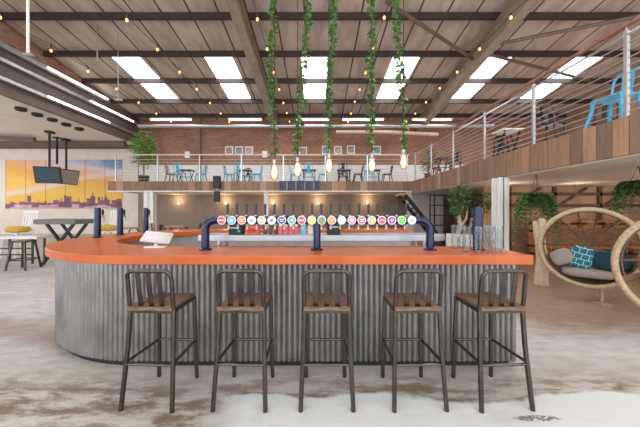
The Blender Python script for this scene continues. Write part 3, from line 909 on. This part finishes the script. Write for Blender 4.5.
tag(pi_, 'pale pinkish pole hanging level below the back duct, right of centre', 'pole')
# navy slatted panel over the mezzanine edge
t = thing('mezzanine_banner', 'dark navy slatted banner hung on the back mezzanine edge above taps', 'banner', (mx(300, 13.4), 13.419, 2.385))
MB().box((-.96, -.02, 0), (.96, .02, .46)).build('backing', mat('purple_navy', (52, 44, 70), .5), t)
for q in range(14): MB().box((-.93 + q * .14, -.045, .03), (-.86 + q * .14, -.02, .43)).build('slat', (mat('slat_navy', (44, 52, 88), .4), mat('slat_plum', (80, 60, 92), .4), mat('slat_grey', (116, 120, 130), .4))[q % 3], t)
# black speaker pole at left
t = thing('speaker', 'black column speaker hung in front of back mezzanine left of centre', 'speaker', (mx(217, 13.25), 13.25, 1.75))
MB().box((-.12, -.1, .1), (.12, .1, .6)).build('lower_cabinet', m_black, t, bevel=.02)
MB().box((-.16, -.1, .75), (.16, .1, 1.3)).build('upper_cabinet', m_black, t, bevel=.02)
MB().cyl((0, .05, .0), (0, .05, 1.25), .03, n=8).build('pole', m_galv, t)
MB().box((-.06, .05, .85), (.06, .189, .95)).build('wall_bracket', m_dark, t)

# ------------------------------------------------------------------ string lights
DS = [3.0 * q for q in (1.36, 1.8, 2.24, 2.67, 3.1, 3.54, 3.98, 4.42, 4.86)]
bulbm = None
sn = ['rightmost', 'second from right', 'third from right, middle', 'second from left', 'leftmost']
for q, xs_ in enumerate((1.53, .53, -.47, -1.5, -2.5)):
    X = xs_ * 3; Z = CH + 1.51 * 3
    t = thing('string_light', '%s string of small warm bulbs running under the roof' % sn[q], 'string light', (X, 0, Z), 0, 'strings of bulbs under the roof')
    path = []
    for i in range(len(DS) - 1):
        for s in range(5):
            u = s / 5
            path.append((.03 * math.sin(i + q), DS[i] + (DS[i + 1] - DS[i]) * u, .13 - .05 * math.sin(PI * u)))
    path.append((0, DS[-1], .13))
    path = [(0, 1.5, .35)] + path + [(0, 16.4, .2 if X > -10 else 0)]
    MB().tube(path, .008, 5).build('cable', m_dark, t)
    for i, d in enumerate(DS):
        dz = R.uniform(-.04, .03)
        bo = MB().ell((0, 0, 0), (.03, .03, .04), 10, 7).build('bulb', m_warmbulb, t, (0, d, dz), smooth=True)
        MB().cyl((0, 0, .05), (0, 0, .13 - dz), .016, n=6).build('socket', m_black, bo)

# ------------------------------------------------------------------ left side
for q, (z, w) in enumerate(((6.8, .2), (6.32, .14), (5.72, .14))):
    o = MB().box((-10.299, 1, z - w / 2), (-10.12, (13.9 if q == 0 else 16.2), z + w / 2)).build('lighting_channel', m_galv, bevel=.02)
    tag(o, '%s of three long silver channels running along the left bulkhead' % ('topmost', 'middle', 'lowest')[q], 'channel', 'silver channels on the bulkhead')
for q, (z, y0, y1, w) in enumerate(((6.8, 10.6, 13.7, 'topmost'), (6.32, 12.6, 15.6, 'middle'), (5.72, 10.6, 13.8, 'lowest'))):
    t = thing('linear_light', 'long bright strip light on the %s silver channel of left bulkhead' % w, 'strip light', (-10.06, 0, z), 0, 'strip lights on the channels')
    MB().box((-.06, y0, -.04), (-.02, y1, .04)).build('housing', m_white, t)
    MB().box((-.02, y0 + .03, -.03), (.02, y1 - .03, .03)).build('diffuser', m_tube, t)
dl = None
DLN = ['nearest', 'second nearest', 'middle', 'second farthest', 'farthest']
for q, y in enumerate((10.6, 11.22, 11.86, 12.52, 13.2)):
    L = '%s of the row of five black spot lights on left side ceiling' % DLN[q]
    if dl is None:
        dl = thing('spotlight', L, 'spotlight', (-11.05, y, 5.28), 0, 'black spotlights on the side ceiling')
        MB().lathe([(.17, 0), (.17, -.1), (.13, -.1), (.12, -.03), (0, -.03)], (0, 0, 0), 16).build('housing', m_black, dl, smooth=True)
        MB().lathe([(.11, -.035), (.06, -.055), (0, -.06)], (0, 0, 0), 12).build('lens', mat('dark_lens', (70, 60, 52), .2, .3), dl, smooth=True)
    else: dup(dl, (-11.05, y, 5.28), 0, L)
# mural
mw = 19.1 - 11.95; x0 = -19.15
mu = thing('mural', 'sunset mural with purple city skyline painted on the far left wall', 'mural', (x0, 17.498, 1.56))
MB().box((0, -.04, 0), (mw, 0, 3.0)).build('painted_panel', mural_mat(), mu)
b = MB()
x = 0
while x < mw:
    w = R.uniform(.1, .34); h = R.uniform(.25, .55) + (.3 if R.random() < .14 else 0)
    b.box((x, -.055, 0), (min(mw, x + w), -.04, h)); 
    if R.random() < .3: b.box((x + w * .4, -.055, h), (x + w * .55, -.04, h + .2))
    x += w
b.build('skyline', mat('purple_paint', (132, 84, 104), .6, 0, .3, 2), mu)
b = MB(); x = .3
while x < mw - .5:
    w = R.uniform(.2, .5); b.box((x, -.06, 0), (x + w, -.055, R.uniform(.05, .26))); x += w
b.build('near_rooftops', mat('mauve_paint', (206, 164, 176), .6, 0, .2, 2), mu)
# screens on ceiling poles
for q, (px, py, yaw, tilt, lab) in enumerate(((48, 175, .3, .25, 'left ceiling-hung screen with dark face, before the mural'), (68, 177, 1.35, .2, 'right ceiling-hung screen seen at an angle, before the mural'))):
    p = P(px, py, 13.6 if q == 0 else 15.2)
    t = thing('television', lab, 'screen', p, yaw, 'screens hung over the left area')
    M_ = Matrix.Rotation(tilt, 3, 'X')
    MB().obox((0, 0, 0), (1.05, .09, .8), M_).build('casing', m_black, t, bevel=.015)
    MB().obox(M_ @ Vector((0, -.05, 0)), (.97, .006, .72), M_).build('screen', mat('screen_dark', (64, 80, 90), .1, 0, .1) if q == 0 else mat('screen_grey', (170, 160, 155), .3, 0, .1), t)
    b = MB(); b.cyl((0, .12, 0), (0, .12, 5.2 - p.z), .05, n=8); b.box((-.2, .02, -.15), (.2, .14, .15)); b.box((-.15, .0, 5.18 - p.z), (.15, .3, 5.28 - p.z)); 
    b.build('ceiling_mount', m_black, t)
# free pole
p = P(57, 150, 14.9)
t = thing('ceiling_pole', 'black bare pole hanging from side ceiling between the two screens', 'pole', (p.x, p.y, 5.28))
MB().cyl((0, 0, -1.4), (0, 0, -.04), .05, n=8).build('tube', m_black, t); MB().box((-.14, -.14, -.05), (.14, .14, 0)).build('mount_plate', m_black, t)
# high table and stools
ht = thing('high_table', 'long dark grey high table with crossed black legs near the mural', 'table', (-6.95, 7.9, 0), .0)
MB().box((-.55, -.4, 1.09), (.55, .35, 1.22)).build('tabletop', mat('grey_tabletop', (104, 98, 98), .5, 0, .1), ht, bevel=.01)
for sy in (-.22, .22):
    for a, c in ((-.42, .42), (.42, -.42)):
        MB().bar((a, sy + a * .15, 0), (c, sy + a * .15, 1.09), .06, .06, (0, 1, 0)).build('leg', m_black, ht)
MB().bar((0, -.25, .54), (0, .25, .54), .04, .04).build('stretcher', m_black, ht)
def lowstool(label, loc, rz, m, seat_m, h=.72):
    t = thing('stool', label, 'stool', loc, rz, 'stools near the mural')
    MB().box((-.17, -.17, h - .04), (.17, .17, h)).build('seat', seat_m, t, bevel=.01)
    for sx in (-1, 1):
        for sy in (-1, 1): MB().bar((sx * .22, sy * .22, 0), (sx * .14, sy * .14, h - .03), .035, .035).build('leg', m, t)
    b = MB()
    for sx in (-1, 1): b.bar((sx * .19, -.19, .25), (sx * .19, .19, .25), .025, .025)
    for sy in (-1, 1): b.bar((-.19, sy * .19, .25), (.19, sy * .19, .25), .025, .025)
    b.build('footrest', m, t)
lowstool('grey backless stool at the left front of the high table', (-7.28, 7.05, 0), .1, m_gun, m_gun)
def slatchair(label, loc, rz, m, mc):
    t = thing('slatted_chair', label, 'chair', loc, rz, 'slatted chairs near the mural')
    MB().box((-.26, -.26, .74), (.26, .26, .78)).build('seat', m, t)
    b = MB()
    for q in range(6): b.bar((-.24 + q * .096, -.25, .8), (-.24 + q * .096, -.36, 1.4), .05, .02, (0, 1, 0))
    b.build('back_slats', m, t)
    MB().bar((-.3, -.36, 1.41), (.3, -.36, 1.41), .04, .06).build('top_rail', m, t)
    MB().bar((-.28, -.25, .82), (.28, -.25, .82), .04, .05).build('lower_rail', m, t)
    for sx in (-1, 1):
        for sy in (-1, 1): MB().bar((sx * .26, sy * .27, 0), (sx * .24, sy * .23, .75), .045, .045).build('leg', m, t)
    b = MB()
    for sy in (-1, 1): b.bar((-.25, sy * .25, .3), (.25, sy * .25, .3), .03, .03)
    b.build('footrest', m, t)
    MB().ell((0, .02, .87), (.25, .25, .1), 14, 8, p=.6).build('seat_pad', mc, t, smooth=True)
m_yel = mat('mustard_fabric', (200, 160, 66), .9, 0, .15, 30)
slatchair('white slatted high chair with mustard pad left of the high table', (-9.3, 8.85, 0), 3.0, m_white, m_yel)
slatchair('white slatted high chair with mustard pad right of the high table', (-7.0, 9.5, 0), 2.9, m_white, m_yel)
lt = thing('bench', 'low white bench with dark metal frame at the left edge', 'bench', (-8.65, 7.9, 0), .05)
MB().box((-1.1, -.2, .68), (1.0, .25, .74)).build('bench_top', m_white, lt, bevel=.008)
for sx in (-.95, -.1, .85):
    for sy in (-.16, .2): MB().bar((sx, sy, 0), (sx, sy, .68), .04, .04).build('leg', m_gun, lt)
for z in (.25, .42): MB().bar((-.95, -.16, z), (.85, -.16, z), .03, .03).build('rail', m_gun, lt)
make_chair(m_gun, 'dark grey chair under the low white bench at the left edge', (-8.95, 6.9, 0), 1.2, 'chairs left of the bar')
# tables and chairs under the back mezzanine
gu = 'chairs under the back mezzanine'
for q, (px, y) in enumerate(((134, 11.5), (176, 12.6))):
    x = mx(px, y)
    make_table('small wooden table behind bar left end, %s' % ('nearer the mural' if q == 0 else 'under first wall light'), (x, y, 0), 0, 'tables under the back mezzanine', .8, .8, .76, wood_mat('mid_wood', (150, 108, 74), (176, 134, 98)))
    make_chair(mat('olive_chair', (112, 92, 48), .5), 'olive brown chair on the left of the small table %s' % ('nearer mural' if q == 0 else 'below first wall light'), (x - .85, y, 0), -PI / 2, gu)
    make_chair(m_black, 'black chair on the right of the small table %s' % ('nearer mural' if q == 0 else 'below first wall light'), (x + .85, y, 0), PI / 2, gu)
# suspension rods from the roof
for q, (px, d, pyb, r, lab, nm) in enumerate(((28, 6.9, 55, .03, 'thick pale rod hanging from roof above the left bulkhead', 'hanging_rod'), (97, 9.5, 62, .012, 'thin cable hanging from roof right of the thick pale rod', 'hanging_cable'), (118, 9.8, 100, .012, 'longest thin cable hanging from roof near left bulkhead', 'hanging_cable'))):
    p = P(px, pyb, d); tp = roofz(d) - .005
    t = thing(nm, lab, 'rod', (p.x, d, p.z), 0)
    MB().cyl((0, 0, .02), (0, 0, tp - p.z), r, n=8).build('shaft', m_white if q == 0 else m_galv, t)
    MB().box((-.12, -.05, -.02), (.12, .05, .03)).build('end_clamp', m_galv, t)

# ------------------------------------------------------------------ under the right mezzanine
# stairs
stt = thing('staircase', 'black steel staircase rising left under the mezzanine corner', 'stairs', (0, 0, 0))
for y in (12.25, 13.2):
    MB().bar((5.5, y, .02), (3.8, y, 2.12), .05, .15, (0, 0, 1)).build('stringer', m_black, stt)
for q in range(10):
    u = (q + .6) / 10.6
    MB().box((5.5 - 1.7 * u - .12, 12.27, .02 + 2.1 * u), (5.5 - 1.7 * u + .12, 13.18, .06 + 2.1 * u)).build('tread', m_dark, stt)
sh = thing('shelving_unit', 'tall black open shelving unit beside the planter', 'shelf', (4.72, 10.6, 0))
for sx in (-.42, .42):
    for sy in (-.2, .2): MB().box((sx - .02, sy - .02, 0), (sx + .02, sy + .02, 2.1)).build('upright', m_black, sh)
for q in range(6): MB().box((-.44, -.22, .15 + q * .37), (.44, .22, .18 + q * .37)).build('shelf_board', m_black, sh)
MB().box((4.75, 14.4, 0), (6.4, 14.5, 2.25)).build('wall_partition', m_white, kind=S)
# timber frame on the snug wall
m_timb = wood_mat('old_timber', (86, 62, 48), (116, 86, 66), (3, 3, 3))
b = MB()
for z in (2.0, 1.62): b.box((5.7, 9.4, z - .05), (13.7, 9.5, z + .05))
for x in (6.4, 7.9, 9.4, 10.9): b.box((x - .05, 9.4, 0), (x + .05, 9.5, 2.24))
for x in (7.1, 8.6, 10.1):
    b.bar((x - .5, 9.42, 1.65), (x + .35, 9.42, 2.2), .06, .07, (0, 1, 0))
b.build('trim_91', m_timb, kind=S)
dn = None  # ceiling lamps added as fill to brighten the space under the right mezzanine
for q, (x, y, wh) in enumerate(((5.6, 8.3, 'left'), (7.6, 8.3, 'middle'), (9.6, 8.3, 'right'), (7.4, 5.4, 'front'))):
    L = 'small round downlight in the snug ceiling, %s one' % wh
    if dn is None:
        dn = thing('downlight', L, 'downlight', (x, y, 2.25), 0, 'downlights in the snug ceiling')
        MB().lathe([(.07, 0), (.07, -.02), (.055, -.02), (.05, -.008)], (0, 0, 0), 16).build('trim_ring', m_white, dn, smooth=True)
        MB().lathe([(.05, -.01), (0, -.01)], (0, 0, 0), 16).build('lens', emat('downlight_glow', (255, 222, 180), 6), dn)
    else: dup(dn, (x, y, 2.25), 0, L)
    li = bpy.data.lights.new('downlight_lamp', 'POINT'); li.energy = 11; li.color = (1, .82, .62); li.shadow_soft_size = .1
    lo = bpy.data.objects.new('downlight_lamp', li); COL.objects.link(lo); lo.location = (x, y, 1.85)
# barrels
m_barrel = wood_mat('barrel_oak', (160, 98, 50), (196, 128, 72), (8, 8, 1))
ba = None
BL = ['leftmost', 'second from left', 'third from left', 'fourth from left', 'rightmost']
for q, x in enumerate((7.0, 7.75, 8.5, 9.25, 10.0)):
    L = '%s of the orange wooden barrels standing by the snug wall' % BL[q]
    if ba is None:
        ba = thing('barrel', L, 'barrel', (x, 8.9, 0), 0, 'barrels by the snug wall')
        MB().lathe([(.27, 0), (.3, .15), (.34, .5), (.34, .68), (.3, 1.02), (.27, 1.16), (.25, 1.16), (.25, 1.13), (0, 1.13)], (0, 0, 0), 18).build('staves', m_barrel, ba, smooth=True)
        for z, r in ((.12, .3), (.36, .332), (.82, .332), (1.05, .3)): MB().lathe([(r - .004, -.03), (r + .006, -.03), (r + .006, .03), (r - .004, .03)], (0, 0, z), 18).build('hoop', m_gun, ba)
    else: dup(ba, (x, 8.9, 0), q, L)
# long wooden bench with back along the snug
lb = thing('wooden_bench', 'long brown wooden bench in front of the barrels', 'bench', (8.2, 7.9, 0))
MB().box((-1.9, -.25, .42), (1.9, .25, .47)).build('seat', m_barrel, lb, bevel=.006)
MB().box((-1.9, .2, .47), (1.9, .26, .95)).build('backrest', wood_mat('bench_brown', (132, 88, 58), (160, 112, 78), (1, 6, 6)), lb, bevel=.006)
for sx in (-1.75, 0, 1.75):
    for sy in (-.2, .2): MB().box((sx - .04, sy - .04, 0), (sx + .04, sy + .04, .42)).build('leg', m_dkwood, lb)
# stumps
lg = thing('log_stand', 'pale forked driftwood post standing left of the nest chairs', 'driftwood', (4.42, 5.6, 0))
MB().tube([(0, 0, 0), (.02, 0, .5), (-.02, 0, .9), (.03, 0, 1.3)], [.13, .1, .085, .06], 10).build('trunk', wood_mat('driftwood_pale', (186, 160, 130), (214, 192, 164), (5, 5, 2)), lg, smooth=True)
MB().tube([(-.01, 0, .75), (-.1, -.02, 1.0), (-.13, 0, 1.25)], [.07, .055, .035], 8).build('branch', wood_mat('driftwood_pale', (186, 160, 130), (214, 192, 164), (5, 5, 2)), lg, smooth=True)

# nest chairs
def nest(label, c, yaw, Rr=.6):
    t = thing('nest_chair', label, 'nest chair', (c[0], c[1], 0), yaw, 'round rattan nest chairs')
    z = c[2]
    MB().tube([(Rr * math.cos(2 * PI * k / 40), 0, z + Rr * math.sin(2 * PI * k / 40)) for k in range(40)], .036, 10, True).build('front_ring', m_rattan, t, smooth=True)
    b = MB()
    dep = .5
    for k in range(14):
        a = 2 * PI * k / 14
        pts = [(Rr * math.cos(a) * math.cos(u), dep * math.sin(u), z + Rr * math.sin(a) * math.cos(u)) for u in [PI / 2 * q / 8 for q in range(9)]]
        b.tube(pts, .013, 6)
    for u in (.35, .75, 1.1):
        b.tube([(Rr * math.cos(u) * math.cos(2 * PI * k / 28), dep * math.sin(u), z + Rr * math.cos(u) * math.sin(2 * PI * k / 28)) for k in range(28)], .011, 6, True)
    b.build('basket', wood_mat('rattan_dark', (88, 66, 46), (124, 98, 70), (9, 9, 9)), t, smooth=True)
    b = MB()   # woven lower shell
    n1, n2 = 18, 7
    vs = []; fs = []
    for i in range(n1 + 1):
        a = PI * 1.1 + (PI * .8) * i / n1
        for j in range(n2 + 1):
            u = PI / 2 * j / n2
            vs.append((.985 * Rr * math.cos(a) * math.cos(u), .985 * dep * math.sin(u), z + .985 * Rr * math.sin(a) * math.cos(u)))
    for i in range(n1):
        for j in range(n2): fs.append((i * (n2 + 1) + j, (i + 1) * (n2 + 1) + j, (i + 1) * (n2 + 1) + j + 1, i * (n2 + 1) + j + 1))
    b.add(vs, fs); b.build('woven_shell', wood_mat('weave_brown', (96, 74, 54), (150, 122, 90), (30, 30, 30)), t, smooth=True, fixn=False)
    MB().tube([(.14, .16, z - Rr * .95), (.15, .17, .15), (.15, .18, .02)], .022, 8).build('pedestal', m_rattan, t, smooth=True)
    MB().lathe([(.13, 0), (.13, .012), (.03, .03)], (.15, .18, 0), 20).build('foot_plate', m_rattan, t, smooth=True)
    return t
m_cush = mat('grey_cushion', (150, 138, 130), .9, 0, .08, 30)
def tealpat():
    n = NT('teal_patterned_fabric')
    co = n.coords()
    ch = n.n('ShaderNodeTexBrick'); n.l(n.mapping(co, (1, 1, 1), (.9, 0, 0)), ch.inputs['Vector'])
    ch.inputs['Color1'].default_value = (*lin(30, 110, 124), 1); ch.inputs['Color2'].default_value = (*lin(20, 92, 108), 1)
    ch.inputs['Mortar'].default_value = (*lin(190, 214, 216), 1); ch.inputs['Scale'].default_value = 1
    ch.inputs['Brick Width'].default_value = .09; ch.inputs['Row Height'].default_value = .07; ch.inputs['Mortar Size'].default_value = .0035
    n.bsdf(ch.outputs[0], .9); return n.m
m_tp = tealpat(); m_dt = mat('dark_teal_fabric', (12, 50, 62), .9, 0, .12, 30)
def cushion(name, label, loc, rad, rot, m, cat='cushion', group=None):
    t = MB().ell((0, 0, 0), rad, 20, 12, p=.62).build(name, m, None, loc, rot, smooth=True)
    return tag(t, label, cat, group)
def local(c, yaw, v):
    return Vector((c[0], c[1], 0)) + Matrix.Rotation(yaw, 3, 'Z') @ Vector(v)
C1 = (4.22, 4.42, .88); Y1 = -.76
C2 = (3.86, 2.86, .866); Y2 = -.92
nest('round rattan nest chair holding teal pillows, the farther one', C1, Y1)
nest('round rattan nest chair cut off by the right edge, nearer one', C2, Y2)
for C_, Y_, who in ((C1, Y1, 'farther'), (C2, Y2, 'nearer')):
    cushion('seat_cushion', 'pale grey seat cushion lying in the %s nest chair' % who, local(C_, Y_, (0, .17, C_[2] - .4)), (.33, .2, .07), (.12, 0, Y_), m_cush, group='seat cushions in the nest chairs')
cushion('throw_pillow', 'pale grey pillow at left inside the farther nest chair', local(C1, Y1, (-.32, .13, C1[2] - .19)), (.15, .055, .13), (-.4, -.5, Y1), m_cush)
cushion('throw_pillow', 'teal pillow with pale grid pattern in the farther nest chair', local(C1, Y1, (-.08, .16, C1[2] - .17)), (.15, .06, .18), (-.3, .25, Y1), m_tp)
cushion('throw_pillow', 'dark teal pillow at right inside the farther nest chair', local(C1, Y1, (.26, .16, C1[2] - .2)), (.22, .065, .15), (-.35, .0, Y1), m_dt)
cushion('throw_pillow', 'pale striped pillow inside the nearer nest chair at right edge', local(C2, Y2, (-.2, .15, C2[2] - .12)), (.2, .06, .14), (-.35, -.2, Y2), mat('striped_fabric', (200, 186, 172), .9, 0, .3, 14, (.2, .2, 8)))

# ------------------------------------------------------------------ light, world, camera
w = bpy.data.worlds.new('sky'); scene.world = w; w.use_nodes = True
bg = w.node_tree.nodes['Background']
bg.inputs[0].default_value = (.93, .96, 1, 1); bg.inputs[1].default_value = 2.9
cd = bpy.data.cameras.new('camera'); co_ = bpy.data.objects.new('camera', cd); COL.objects.link(co_)
co_.location = (0, 0, CH); co_.rotation_euler = (PI / 2, 0, 0)
cd.sensor_width = 36; cd.lens = 36 * F / 640
cd.shift_x = (320 - CX) / 640; cd.shift_y = -(213.5 - CY) / 640
cd.clip_start = .05; cd.clip_end = 100
scene.camera = co_
vs = scene.view_settings
vs.view_transform = 'Standard'; vs.look = 'None'; vs.gamma = 1; vs.use_curve_mapping = False
vs.exposure = 0.0
